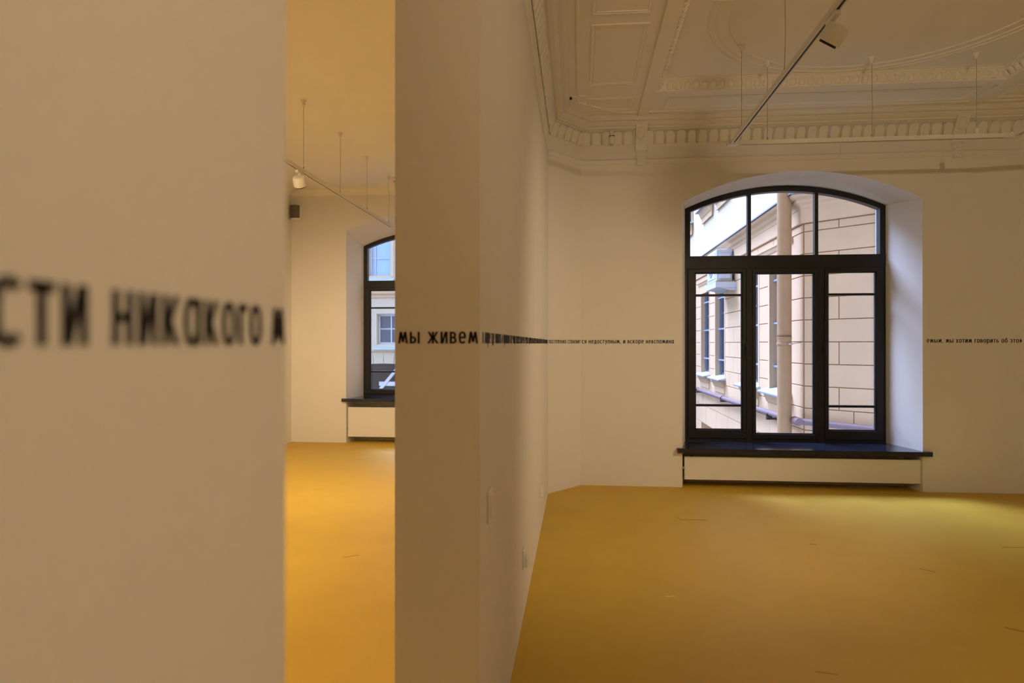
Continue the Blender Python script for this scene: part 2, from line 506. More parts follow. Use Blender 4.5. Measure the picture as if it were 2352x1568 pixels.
# consoles and rosettes where the bands meet the wall
def console(x, which):
    t = thing('console', 'plaster console bracket with oval boss at the %s end of the cornice' % which, 'bracket', (x, YB, 3.70), 0, 'consoles of the cornice')
    pr = [(0, .04), (-.035, .06), (-.05, .12), (-.045, .17), (-.08, .20), (-.13, .27), (-.155, .32), (-.15, .35), (0, .35)]
    MB().prism(pr, 'x', -.062, .062).build('bracket_body', 'wall', t)
    B(-.078, .078, -.20, 0, .345, .375).build('cap', 'wall', t)
    b = MB()
    n = 24
    c0 = Vector((0, -.098, .235)); vdir = Vector((0, -.55, .835)).normalized(); nd = Vector((0, -.835, -.55))
    R0 = []
    for i in range(n):
        a = 2 * math.pi * i / n
        for (sx, sz, k) in ((.052, .072, .0), (.047, .066, .014), (.038, .056, .014), (.034, .050, .0)):
            R0.append(c0 + Vector((sx * math.cos(a), 0, 0)) + vdir * (sz * math.sin(a)) + nd * k)
    fs = []
    for i in range(n):
        j = (i + 1) % n
        for k in range(3):
            fs.append((i*4+k, j*4+k, j*4+k+1, i*4+k+1))
    b.add(R0, fs)
    b.build('oval_boss', 'wall', t)
    B(-.05, .05, -.016, 0, -.10, .08).build('strip', 'wall', t)
    b = MB()
    for k in range(6):
        a = math.pi * k / 3
        cx_, cz_ = .030 * math.cos(a), -.055 + .034 * math.sin(a)
        b.lathe([(0, .024), (.012, .022), (.022, .010)], (cx_, -.034, cz_), (0, -1, 0), 10)
    b.lathe([(0, .02), (.02, .018), (.03, .006)], (0, -.034, -.055), (0, -1, 0), 10)
    b.box(-.048, .048, -.042, 0, -.105, -.01)
    b.build('rosette', 'wall', t)
console(.70, 'left'); console(4.055, 'right')

# ------------------------------------------------------------------ windows
def arch_ring(cx, hw0, sp0, cr0, hw1, sp1, cr1, z0, y0, y1, z1=None):
    """arched frame between an outer and an inner outline, open at the bottom at z0"""
    A = [(cx - hw0, z0)] + arc_pts(cx, hw0, sp0, cr0) + [(cx + hw0, z0)]
    Bq = [(cx - hw1, z0)] + arc_pts(cx, hw1, sp1, cr1) + [(cx + hw1, z0)]
    b = MB(); n = len(A)
    vs = [(p[0], y0, p[1]) for p in A] + [(p[0], y0, p[1]) for p in Bq] + [(p[0], y1, p[1]) for p in A] + [(p[0], y1, p[1]) for p in Bq]
    fs = []
    for i in range(n - 1):
        fs += [(i, i+1, n+i+1, n+i), (2*n+i, 2*n+i+1, 3*n+i+1, 3*n+i), (n+i, n+i+1, 3*n+i+1, 3*n+i), (i, i+1, 2*n+i+1, 2*n+i)]
    fs += [(0, n, 3*n, 2*n), (n-1, 2*n-1, 4*n-1, 3*n-1)]
    return b.add(vs, fs)

def make_window(name, label, y, w, offs, z_tr0, z_tr1, gz0, gz1, muntins):
    t = thing(name, label, None, (0, 0, 0), 0, None, 'structure')
    cx, hwf, sp, cr, sill = w['cx'], w['hwf'], w['springf'], w['crownf'], w['sill']
    yf = y + w['df']               # front of the frame
    yg = yf + .05
    arch_ring(cx, hwf + .01, sp, cr + .012, hwf - .062, sp - .035, cr - .066, sill - .02, yf, yf + .10).build('frame', 'frame', t)
    B(cx - hwf, cx + hwf, yf - .002, yf + .10, sill - .03, sill + .045).build('bottom_rail', 'frame', t)
    B(cx - hwf, cx + hwf, yf - .006, yf + .10, z_tr0, z_tr1).build('transom', 'frame', t)
    # small step under the transom, and the beads that give it its profile
    B(cx - hwf + .05, cx + hwf - .05, yf - .016, yf, z_tr0 - .008, z_tr0 + .014).build('transom_bead', 'frame', t)
    # fanlight bars and panes
    fx = [cx + offs['fan'][0], cx + offs['fan'][1]]
    def arch_z(x, hw=hwf - .062, s_=sp - .035, c_=cr - .066):
        r = c_ - s_; R = (hw*hw + r*r) / (2*r)
        return c_ - R + math.sqrt(max(0, R*R - (x - cx)**2))
    for x in fx:
        B(x - .019, x + .019, yf + .01, yf + .08, z_tr1, arch_z(x) + .02).build('fanlight_bar', 'frame', t)
    ed = [cx - hwf + .05, fx[0], fx[1], cx + hwf - .05]
    for i in range(3):
        xs = [ed[i] + (ed[i+1] - ed[i]) * k / 10 for k in range(11)]
        poly = [(xs[0], z_tr1 - .01), (xs[-1], z_tr1 - .01)] + [(x, arch_z(x) + .012) for x in reversed(xs)]
        MB().prism(poly, 'y', yg + .006, yg + .010).build('pane', 'glass', t)
    # posts between the sashes
    for x in offs['post']:
        B(cx + x - .032, cx + x + .032, yf - .010, yf + .10, sill, z_tr0).build('post', 'frame', t)
    for i, (x0, x1, gx0, gx1) in enumerate(offs['sash']):
        za, zb = gz0[i], gz1[i]
        b = MB()
        ya, yb_ = yf - .022, yf + .07
        st = .012
        b.bbox(cx + x0, cx + gx0, ya, yb_, sill + .03, z_tr0 - .006, .006)
        b.bbox(cx + gx1, cx + x1, ya, yb_, sill + .03, z_tr0 - .006, .006)
        b.bbox(cx + gx0 - .01, cx + gx1 + .01, ya, yb_, sill + .03, za, .006)
        b.bbox(cx + gx0 - .01, cx + gx1 + .01, ya, yb_, zb, z_tr0 - .006, .006)
        s_ = b.build('sash', 'frame', t)
        b = MB()
        # glazing bead round the pane
        for (p0, p1, q0, q1) in ((gx0 - .004, gx0 + .010, za, zb), (gx1 - .010, gx1 + .004, za, zb)):
            b.box(cx + p0, cx + p1, yf + .0, yf + .03, q0, q1)
        b.box(cx + gx0, cx + gx1, yf, yf + .03, za - .004, za + .010).box(cx + gx0, cx + gx1, yf, yf + .03, zb - .010, zb + .004)
        b.build('glazing_bead', 'frame', s_)
        B(cx + gx0 - .004, cx + gx1 + .004, yg, yg + .004, za - .004, zb + .004).build('pane', 'glass', s_)
        if i != 1:
            for zm in muntins:
                B(cx + gx0 - .003, cx + gx1 + .003, yf + .018, yf + .075, zm - .013, zm + .013).build('muntin', 'frame', s_)
        if offs.get('handle') == i or i == 2 and offs.get('handle') is not None:
            hx = cx + (gx1 + .045 if i == 0 else gx0 - .045)
            MB().bbox(hx - .014, hx + .014, ya - .012, ya + .002, 1.50, 1.60, .004).tube((hx, ya - .01, 1.56), (hx, ya - .045, 1.56), .008).bbox(hx - .010, hx + .010, ya - .058, ya - .040, 1.44, 1.575, .005).build('handle', 'black', s_)
    # granite sill board with ears
    hw = w['hw']
    poly = [(cx - hw - .058, y - .058), (cx + hw + .075, y - .058), (cx + hw + .075, y - .001), (cx + hw - .004, y + .001), (cx + hwf - .002, yf + .004), (cx - hwf + .002, yf + .004), (cx - hw + .004, y + .001), (cx - hw - .058, y - .001)]
    MB().prism(poly, 'z', sill - .048, sill - .006).prism([(p[0] * 1.0, p[1]) for p in poly], 'z', sill - .006, sill).build('sill_board', 'granite', t)
    return t

make_window('window_1', 'arched dark-framed window with three fanlight panes in the near room', YB, W1,
            dict(fan=(-.395, .377), post=(-.400, .421), sash=((-1.118, -.438, -1.031, -.484), (-.368, .389, -.332, .341), (.459, 1.118, .500, 1.042)), handle=0),
            2.500, 2.645, (.572, .528, .578), (2.443, 2.431, 2.438), (2.178, .858))
make_window('window_2', 'arched dark-framed window seen through the doorway', YB2, W2,
            dict(fan=(-.395, .395), post=(-.410, .410), sash=((-1.135, -.45, -1.060, -.50), (-.375, .375, -.335, .335), (.45, 1.135, .50, 1.060))),
            2.555, 2.665, (.825, .80, .825), (2.500, 2.500, 2.500), (2.205, 1.120))

# ------------------------------------------------------------------ radiator covers under the sills
def radiator_cover(x0, x1, y, z0, z1, label):
    t = thing('radiator_cover', label, 'radiator cover', ((x0 + x1) / 2, y, 0))
    h = (x1 - x0) / 2
    MB().bbox(-h, h, .025, .043, z0, z1, .003).build('front_panel', 'white', t)
    for sx in (-h + .06, h - .06, 0):
        MB().prism([(.043, z0 + .02), (.295, z0 + .02), (.295, z0 + .05), (.06, z0 + .05), (.06, z1 - .02), (.043, z1 - .02)], 'x', sx - .015, sx + .015).build('wall_bracket', 'dark', t)
    b = MB()
    for zz in (z0 + .05, z0 + .12, z0 + .19):
        b.tube((-h + .10, .15, zz), (h - .10, .15, zz), .018, 8)
    b.box(-h + .09, -h + .12, .12, .19, z0 + .01, z1 - .01)
    b.build('heater', 'dark', t)  # dark body added behind the panel for the shadow in its gaps
    b = MB().tube((-h - .008, .10, z0 + .02), (-h - .008, .10, z1 - .10), .009, 8).lathe([(0, .012), (.02, .016), (.05, .014)], (-h - .008, .075, z0 + .13), (0, -1, 0), 10)
    b.build('valve', 'wire', t)
    return t
radiator_cover(1.182, 3.69, YB, .080, .338, 'long white radiator panel under the window of the near room')
radiator_cover(-3.71, -1.20, YB2, .092, .570, 'taller white radiator panel under the window beyond the doorway')

# ------------------------------------------------------------------ lettering
S = .172
def bar(x0, x1, y0, y1): return [(x0, y0), (x1, y0), (x1, y1), (x0, y1)]
def diag(xa, ya, xb, yb, w=S): return [(xa, ya), (xa + w, ya), (xb + w, yb), (xb, yb)]
def ringp(cx, cy, rx, ry, a0, a1, s=S, sy=None, n=20, e=2.5):
    sy = s * .88 if sy is None else sy
    out = []
    def pt(a, x, y):
        c, q = math.cos(a), math.sin(a)
        return (cx + x * math.copysign(abs(c) ** (2 / e), c), cy + y * math.copysign(abs(q) ** (2 / e), q))
    for i in range(n):
        t0 = math.radians(a0 + (a1 - a0) * i / n); t1 = math.radians(a0 + (a1 - a0) * (i + 1) / n)
        out.append([pt(t0, rx, ry), pt(t1, rx, ry), pt(t1, rx - s, ry - sy), pt(t0, rx - s, ry - sy)])
    return out
def bowl(x0, x1, y0, y1, n=8):
    """right-hand D bowl from x0 to x1"""
    cy = (y0 + y1) / 2; ry = (y1 - y0) / 2; r = min(ry, (x1 - x0) * .7); sy = S * .85
    out = [bar(x0, x1 - r, y0, y0 + sy), bar(x0, x1 - r, y1 - sy, y1)]
    for i in range(n):
        t0 = -math.pi / 2 + math.pi * i / n; t1 = -math.pi / 2 + math.pi * (i + 1) / n
        q = []
        for (t, a, b) in ((t0, r, ry), (t1, r, ry), (t1, r - S, ry - sy), (t0, r - S, ry - sy)):
            q.append((x1 - r + max(a, .01) * math.cos(t), cy + b * math.sin(t)))
        out.append(q)
    return out
def glyphs():
    g = {}
    V = lambda x, a=0, b=1: bar(x, x + S, a, b)
    g['о'] = (.64, ringp(.32, .5, .32, .52, 0, 360))
    g['с'] = (.54, ringp(.32, .5, .32, .52, 48, 312))
    g['е'] = (.62, ringp(.31, .5, .31, .52, 2, 318) + [bar(.12, .60, .43, .58)])
    g['э'] = (.54, ringp(.22, .5, .32, .52, -132, 132) + [bar(.15, .42, .43, .57)])
    g['а'] = (.66, ringp(.32, .5, .32, .52, 0, 360) + [V(.475)])
    g['р'] = (.66, ringp(.34, .5, .32, .52, 0, 360) + [V(0, -.33, 1)])
    g['б'] = (.64, ringp(.32, .5, .32, .52, 0, 360) + ringp(.62, .62, .62, .74, 112, 180, n=8, e=2) + [bar(.36, .62, 1.22, 1.36)])
    g['и'] = (.60, [V(0), V(.415), diag(.06, .0, .355, 1.0, S * .95)])
    g['й'] = (.60, g['и'][1] + [bar(.14, .46, 1.12, 1.24)])
    g['н'] = (.58, [V(0), V(.395), bar(.1, .5, .43, .59)])
    g['п'] = (.58, [V(0), V(.395), bar(0, .58, .84, 1)])
    g['т'] = (.52, [V(.1675), bar(0, .52, .84, 1)])
    g['г'] = (.42, [V(0), bar(0, .42, .84, 1)])
    g['ь'] = (.56, [V(0)] + bowl(.1, .56, 0, .60))
    g['ы'] = (.84, [V(0), V(.655)] + bowl(.1, .55, 0, .60))
    g['в'] = (.57, [V(0)] + bowl(.1, .57, 0, .57) + bowl(.1, .53, .43, 1.0))
    g['к'] = (.60, [V(0), diag(.10, .44, .38, 1.0, S * 1.15), diag(.38, 0, .10, .56, S * 1.15)])
    g['м'] = (.82, [diag(0, 0, .13, 1, S), diag(.82 - S, 0, .69 - S, 1, S), diag(.33, .12, .14, 1, S), diag(.305, .12, .69 - S, 1, S)])
    g['ж'] = (.94, [V(.3775), diag(0, 0, .33, .56, S), diag(.33, .44, .03, 1, S), diag(.94 - S, 0, .425, .56, S), diag(.425, .44, .91 - S, 1, S)])
    g['д'] = (.68, [bar(0, .68, 0, .16), diag(.08, .1, .20, 1, S), V(.42), bar(.22, .60, .84, 1), bar(0, .15, -.2, .05), bar(.53, .68, -.2, .05)])
    g['л'] = (.60, [diag(0, 0, .15, 1, S), V(.415), bar(.16, .6, .84, 1)])
    g['у'] = (.60, [diag(.10, -.33, .43, 1, S * .95), diag(.24, .22, 0, 1, S)])
    g['х'] = (.58, [diag(0, 0, .40, 1, S), diag(.40, 0, 0, 1, S)])
    g['я'] = (.58, [V(.395), diag(0, 0, .24, .5, S)] + [[(.58 - x, y) for x, y in q] for q in bowl(.1, .58, .40, 1.0)])
    g['ч'] = (.56, [V(.375), V(0, .48, 1), bar(.08, .45, .36, .52)])
    g['ш'] = (.80, [V(0), V(.3075), V(.615), bar(0, .8, 0, .16)])
    g['щ'] = (.90, g['ш'][1] + [bar(.7, .9, 0, .16), bar(.78, .9, -.2, .1)])
    g['з'] = (.50, [q for q in bowl(.02, .50, 0, .56)] + bowl(.04, .47, .44, 1.0))
    g['ю'] = (.86, [V(0), bar(.1, .4, .43, .58)] + ringp(.58, .5, .29, .52, 0, 360))
    g['.'] = (.19, [bar(0, .19, 0, .19)])
    g[','] = (.19, [[(.0, -.2), (.1, -.2), (.19, .19), (.0, .19)]])
    g['-'] = (.34, [bar(0, .34, .40, .55)])
    return g
G = glyphs()
GAP, SPACE = .165, .46
THK = .0008
def text_width(s_):
    x = 0
    for ch in s_:
        x += SPACE if ch == ' ' else G[ch][0] + GAP
    return x - GAP
def add_poly(b, poly, x0, sx, sz):
    n = len(poly)
    vs = [((x0 + p[0]) * sx, 0, p[1] * sz) for p in poly] + [((x0 + p[0]) * sx, -THK, p[1] * sz) for p in poly]
    b.add(vs, [list(range(n, 2*n))] + [(i, (i+1) % n, n + (i+1) % n, n + i) for i in range(n)])
def inscription(label, text, start, end, z, xh, by_letter):
    """letters run from start to end (x, y on the wall face); local +x along the wall, -y out of it"""
    a = Vector(start); e = Vector(end)
    L = (e - a).length
    ang = math.atan2(e.y - a.y, e.x - a.x)
    t = thing('wall_lettering', label, 'lettering', (a.x, a.y, z), ang)
    sx = L / text_width(text)
    cache = {}
    x = 0
    word = MB(); 
    for ch in text + ' ':
        if ch == ' ':
            if not by_letter and word.v:
                word.build('word', 'ink', t)
            word = MB()
            x += SPACE
            continue
        w, polys = G[ch]
        if by_letter:
            if ch not in cache:
                b = MB()
                for q in polys: add_poly(b, q, 0, sx, xh)
                cache[ch] = b.mesh('letter', 'ink')
            o = ob('letter', cache[ch], t)
            o.location = (x * sx, 0, 0)
        else:
            for q in polys: add_poly(word, q, x, sx, xh)
        x += w + GAP
    return t
EPS = .0006
inscription('large blurred black lettering on the wall at the left edge', 'сти никакого м', (XP + EPS, .343), (XP + EPS, .718), EYE - .001, .0385, True)
inscription('black lettering of two words on the doorway jamb', 'мы живем', (-.593, DY1 - EPS), (-.326, DY1 - EPS), EYE, .0385, True)
inscription('long black line of lettering seen edge-on along the partition', 'в мире где память о прошлом все чаще кажется нам чем то чужим и далеким оно вытесняется потоком новых событий и все что было по-настоящему важно', (XP + EPS, 2.27), (XP + EPS, 7.17), EYE, .0385, False)
_d = (Vector(CH1) - Vector(CH0)).normalized(); _n = Vector((_d.y, -_d.x)) * EPS
_p = Vector(CH0) + _d * .012 + _n; _q = Vector(CH1) - _d * .006 + _n
inscription('small black lettering on the splayed corner strip', 'постепенно становит', tuple(_p), tuple(_q), EYE, .0385, False)
inscription('small black lettering on the wall left of the window', 'ся недоступным, и вскоре невспомина', (.042, YB - EPS), (1.062, YB - EPS), EYE, .0385, False)
inscription('small black lettering on the wall right of the window', 'емым. мы хотим говорить об этом тихо', (3.742, YB - EPS), (4.86, YB - EPS), EYE + .008, .0385, False)

# ------------------------------------------------------------------ tracks, wires, spotlights
def track(label, path, z, wires, zceil, feed=None):
    t = thing('track_rail', label, 'track rail', (0, 0, 0))
    w = .018
    for i in range(len(path) - 1):
        a, b_ = Vector(path[i]), Vector(path[i+1])
        d = (b_ - a).normalized(); n = Vector((d.y, -d.x))
        m_ = MB(); sl = MB()
        e0 = a - d * w; e1 = b_ + d * w
        q = [e0 + n*w, e1 + n*w, e1 - n*w, e0 - n*w]
        m_.prism([(p.x, p.y) for p in q], 'z', z, z + .034)
        for sgn in (1, -1):
            q = [a + n*sgn*w + d*w, b_ + n*sgn*w - d*w, b_ + n*sgn*(w - .010) - d*w, a + n*sgn*(w - .010) + d*w]
            m_.prism([(p.x, p.y) for p in q], 'z', z - .004, z + .001)
        r = m_.build('rail', 'white', t)
        f0 = a + d * .08; f1 = b_ - d * .08
        q = [f0 + n*.007, f1 + n*.007, f1 - n*.007, f0 - n*.007]
        sl.prism([(p.x, p.y) for p in q], 'z', z - .002, z + .001).build('slot', 'black', r)
    for p in path[1:-1]:
        MB().bbox(p[0] - .045, p[0] + .045, p[1] - .045, p[1] + .045, z - .007, z + .037, .003).build('corner_joint', 'white', t)
    for k, (x, y) in enumerate(wires):
        kink = .006 if k % 2 else 0
        wv = MB().tube((x, y, z + .034), (x + kink, y, z + .30), .0022, 6, caps=False).tube((x + kink, y, z + .30), (x, y, zceil), .0022, 6, caps=False).build('suspension_wire', 'wire', t)
        MB().lathe([(0, .030), (.006, .030), (.018, .020), (.05, .017), (.056, .008)], (x, y, zceil), (0, 0, -1), 14).build('ceiling_cup', 'white', wv, smooth=True)
        MB().lathe([(0, .008), (.02, .008), (.03, .004)], (x, y, z + .032), (0, 0, 1), 8).build('clip', 'wire', wv)
    if feed:
        x, y = feed
        MB().lathe([(0, .022), (.05, .022), (.06, .012)], (x, y, z + .034), (0, 0, 1), 16).build('feed_box', 'white', t, smooth=True)
    return t

ZT = 3.42
track('white U-shaped track rail hung on wires below the ornate ceiling', [(1.405, -1.5), (1.405, 6.42), (3.82, 6.42), (3.82, -1.5)], ZT,
      [(1.405, 6.05), (1.405, 4.82), (1.405, 3.0), (1.405, .8), (1.72, 6.42), (2.63, 6.42), (3.52, 6.42), (3.82, 6.03), (3.82, 4.2), (3.82, 2.0)], ZC, feed=(3.52, 6.42))
ZT2 = 3.345
track('white straight track rail hung on wires beyond the doorway', [(-2.80, -1.5), (-2.80, 10.1)], ZT2,
      [(-2.80, 6.75), (-2.80, 7.83), (-2.80, 8.86), (-2.80, 9.91), (-2.80, 4.5), (-2.80, 2.4), (-2.80, .3)], ZS)

def spotlight(label, x, y, zt, axis, power, lit=True, cone=100, blend=.8):
    t = thing('track_spotlight', label, 'spotlight', (x, y, zt))
    ax = Vector(axis).normalized()
    c = Vector((0, 0, -.112)) + Vector((ax.x, ax.y, 0)) * -.005
    MB().bbox(-.016, .016, -.075, .075, -.034, -.0045, .004).build('adapter', 'white', t)
    MB().tube((0, 0, -.03), (0, 0, -.062), .012, 10).build('swivel', 'white', t)
    MB().lathe([(-.055, .045), (-.052, .054), (-.045, .060), (-.03, .0635), (.042, .0635), (.046, .061), (.040, .055), (.03, .055)], c, ax, 32).build('housing', 'white', t, smooth=True)
    sl = MB()
    n = 28
    prof = [(.020, .050), (.058, .050), (.058, .046), (.020, .044)]
    d = ax; a = Vector((0, 0, 1)) if abs(d.z) < .9 else Vector((1, 0, 0)); u = d.cross(a).normalized(); w_ = d.cross(u)
    vs = [c + d * h + u * (r * math.cos(2*math.pi*i/n)) + w_ * (r * math.sin(2*math.pi*i/n)) for h, r in prof for i in range(n)]
    fs = [(k*n+i, k*n+(i+1) % n, ((k+1) % 4)*n+(i+1) % n, ((k+1) % 4)*n+i) for k in range(4) for i in range(n)]
    sl.add(vs, fs).build('snoot_ring', 'black', t, smooth=True)
    MB().lathe([(.0, .044), (.022, .044), (.024, .040)], c, ax, 24).build('lens', 'lens' if lit else 'dark', t)
    if lit:
        ld = bpy.data.lights.new('spot_lamp', 'SPOT')
        ld.energy = power; ld.color = WARM; ld.spot_size = math.radians(cone); ld.spot_blend = blend
        ld.shadow_soft_size = .04
        lo = bpy.data.objects.new('spot_lamp', ld); col.objects.link(lo)
        lo.parent = t
        lo.location = c + ax * .064
        lo.rotation_euler = ax.to_track_quat('-Z', 'Y').to_euler()
    return t
spotlight('white drum spotlight with black ring on the near-room track rail', 1.405, 3.93, ZT, (-.44, .46, -.75), LAMP_R, False)
spotlight('unseen white drum spotlight added near the camera end of the track', 1.405, .2, ZT, (-.35, -.3, -.75), LAMP_R * .6, True, 140)  # unseen lamp, added to light the near wall
spotlight('white drum spotlight on the right arm of the track, farther in', 3.82, 3.9, ZT, (-4.1, 2.9, -2.9), LAMP_R * 2.9, True, 80, 1.0)
spotlight('unseen white drum spotlight added on the left arm of the track, behind the camera', 1.405, -1.0, ZT, (.30, .9, .04), LAMP_R * 3.1, True, 120, 1.0)  # added fill lamp out of view, brightens the back wall and ceiling
spotlight('unseen white drum spotlight added on the right arm of the track, nearer the camera', 3.82, .6, ZT, (-.75, .40, -.6), LAMP_R * .6, True, 120)  # another unseen lamp, added to fill the near room
spotlight('white drum spotlight hanging from the rail beyond the doorway', -2.80, 6.65, ZT2, (-.05, .55, -.75), LAMP_L * 1.1, True, 130)
for yy, lb, ax in ((4.6, 'nearest the window', (-.2, .55, -.75)), (2.6, 'in the middle', (.2, .3, -.8)), (.8, 'farthest from the window', (-.8, .35, -.4))):  # unseen lamps added to brighten the room beyond the doorway
    spotlight('white drum spotlight added beyond the doorway, out of view, ' + lb, -2.80, yy, ZT2, ax, LAMP_L, True, 140)

# ------------------------------------------------------------------ small fittings
def face_plate(name, label, cat, y, z, w, h, detail):
    t = thing(name, label, cat, (XP, y, z))
    MB().bbox(0, .010, -w/2, w/2, -h/2, h/2, .003).build('plate', 'white', t)
    if detail == 'switch':
        MB().bbox(.008, .016, -w*.34, w*.34, -h*.38, h*.38, .002).build('rocker', 'white', t)
        MB().bbox(.008, .013, w*.40, w*.72, -h*.30, h*.34, .002).build('sticker', 'yel', t)
    else:
        MB().lathe([(0, .026), (.012, .024), (.014, .02)], (.006, 0, h*.18), (1, 0, 0), 16).build('socket_ring', 'white', t)
        MB().bbox(.008, .030, -w*.30, w*.30, -h*.45, -.0, .003).build('flap', 'white', t)
    return t
face_plate('light_switch', 'white double light switch with yellow tag on the partition', 'switch', 2.43, 1.02, .085, .115, 'switch')
face_plate('wall_socket', 'low white wall socket on the partition, nearer the doorway', 'socket', 3.96, .355, .085, .11, 'socket')
face_plate('wall_socket', 'low white wall socket on the partition, nearer the far corner', 'socket', 5.75, .36, .085, .10, 'socket')

t = thing('motion_sensor', 'small white motion sensor mounted on the cornice', 'sensor', (.372, YB - .075, 3.82))
MB().bbox(-.022, .022, -.02, .07, .075, .155, .006).build('bracket', 'white', t)
MB().lathe([(0, .020), (.008, .030), (.035, .033), (.065, .028), (.085, .014), (.088, .004)], (0, -.045, .075), (0, -.15, -1), 18).build('dome', 'white', t, smooth=True)
B(-.028, .028, -.07, -.02, .074, .080).build('gap_shade', 'black', t)  # black strip standing for the shade between bracket and dome

t = thing('ceiling_knob', 'tiny dark knob with plaster leaf on the ceiling corner', 'knob', (-.075, 6.93, ZS))
MB().lathe([(0, .008), (.008, .014), (.016, .014), (.024, .008), (.027, .003)], (0, 0, 0), (0, 0, -1), 14).build('knob', 'black', t, smooth=True)
MB().prism([(.025, -.03), (.06, -.055), (.11, -.055), (.15, -.03), (.15, .01), (.03, .012)], 'z', -.010, .002).build('leaf', 'ceil', t)

t = thing('wall_speaker', 'grey wall speaker high in the corner beyond the doorway', 'speaker', (-4.54, YB2, 3.59))
MB().bbox(-.085, .085, -.12, 0, 0, .235, .012).build('casing', 'white', t)
MB().prism([(-.078 + .156 * i / 8, -.122 - .03 * math.sin(math.pi * i / 8)) for i in range(9)] + [(.078, -.115), (-.078, -.115)], 'z', .030, .236).build('grille', 'grille', t, smooth=True)
MB().prism([(-.07 + .14 * i / 8, -.120 - .028 * math.sin(math.pi * i / 8)) for i in range(9)] + [(.07, -.1), (-.07, -.1)], 'z', .004, .028).build('base_cap', 'white', t)

t = thing('smoke_detector', 'small white smoke detector on the ceiling beyond the doorway', 'detector', (-2.75, 10.05, ZS))
MB().lathe([(0, .052), (.02, .052), (.03, .044), (.05, .040), (.055, .03)], (0, 0, 0), (0, 0, -1), 20).build('body', 'white', t, smooth=True)
MB().lathe([(0, .02), (.012, .02)], (0, 0, -.05), (0, 0, -1), 12).build('sensor_cap', 'wire', t)

# ------------------------------------------------------------------ courtyard outside
struct(B(-30, 12, YB2 + .86, 60, -3.6, -3.4).build('ground', 'asphalt'), 'asphalt of the courtyard below the windows')
XB, Y0 = 3.65, 11.5
CJ = [1.625 + .3565 * k for k in range(-3, 6)]      # course joints of the rusticated storey
cb = thing('courtyard_building', 'cream rusticated building with barred windows outside the near window', 'building', (0, 0, 0))
WINS = [(12.22, 13.42), (14.27, 15.45), (17.49, 18.60), (19.48, 20.70), (22.0, 23.2), (24.0, 25.2)]
WZ0, WZ1 = .74, 3.07
UW = [(12.3, 13.4), (14.3, 15.4), (17.0, 18.35), (19.1, 20.45), (22.4, 23.6)]
UZ0, UZ1 = 5.50, 7.6
def face_grid(b, ys, zs, hole, X):
    for i in range(len(ys) - 1):
        for j in range(len(zs) - 1):
            if hole((ys[i] + ys[i+1]) / 2, (zs[j] + zs[j+1]) / 2): continue
            b.add([(X, ys[i], zs[j]), (X, ys[i+1], zs[j]), (X, ys[i+1], zs[j+1]), (X, ys[i], zs[j+1])], [(0, 1, 2, 3)])
BAS = [(19.05, 20.70, -1.4, -.74)]     # basement opening
ys = sorted({Y0, 27.0} | {y for w in WINS + UW for y in w} | {19.05, 20.70})
zs = sorted({-3.5, 8.5, WZ0, WZ1, UZ0, UZ1, 3.95, -1.4, -.74})
def hole(y, z):
    return any(a < y < b_ and WZ0 < z < WZ1 for a, b_ in WINS) or any(a < y < b_ and UZ0 < z < UZ1 for a, b_ in UW) or any(a < y < b_ and c < z < d for a, b_, c, d in BAS)
b = MB(); face_grid(b, ys, zs, lambda y, z: hole(y, z) or z > 3.95, XB); b.build('wall', 'facj', cb)
b = MB(); face_grid(b, ys, zs, lambda y, z: hole(y, z) or z < 3.95, XB + .02); b.build('upper_wall', 'fac2', cb)
B(XB + .35, XB + .6, Y0 + .4, 27, -3.5, 8.5).build('inner_wall', 'dark', cb)
B(XB + .02, XB + 6, Y0 + .1, 27, 8.4, 8.6).build('roof_edge', 'flash', cb)
# angled corner face (45 degrees) running towards us
cf = thing('corner_face', None, None, (XB, Y0, 0), math.radians(-45)); cf.parent = cb
LC = 4.05
B(0, LC, 0, .2, -3.5, 3.95).build('corner_wall', 'facj', cf)
B(0, LC, .02, .2, 3.95, 8.5).build('corner_upper_wall', 'fac2', cf)
# rusticated blocks on the angled face
def block(x0, x1, z0, z1, parent, m='fac', d=.016):
    j = .007
    o = MB().bbox(x0 + j, x1 - j, -d, .01, z0 + j, z1 - j, .004).build('stone_block', m, parent)
    return o
for k in range(len(CJ)):
    z0 = CJ[k]; z1 = CJ[k+1] if k + 1 < len(CJ) else 3.54
    cuts = [0.012, .575, 1.70, 2.85, 4.0] if k % 2 == 0 else [0.012, 1.14, 2.28, 3.4, 4.0]
    for c in range(len(cuts) - 1):
        block(cuts[c], cuts[c+1], z0, z1, cf)
PZ = [-3.4, -2.4, -1.6, -.72, -.20, .20, CJ[0]]
for k in range(len(PZ) - 1):
    cuts = [0.012, .8, 1.9, 3.0, 4.0] if k % 2 else [0.012, 1.3, 2.4, 4.0]
    for c in range(len(cuts) - 1):
        block(cuts[c], cuts[c+1], PZ[k], PZ[k+1], cf)
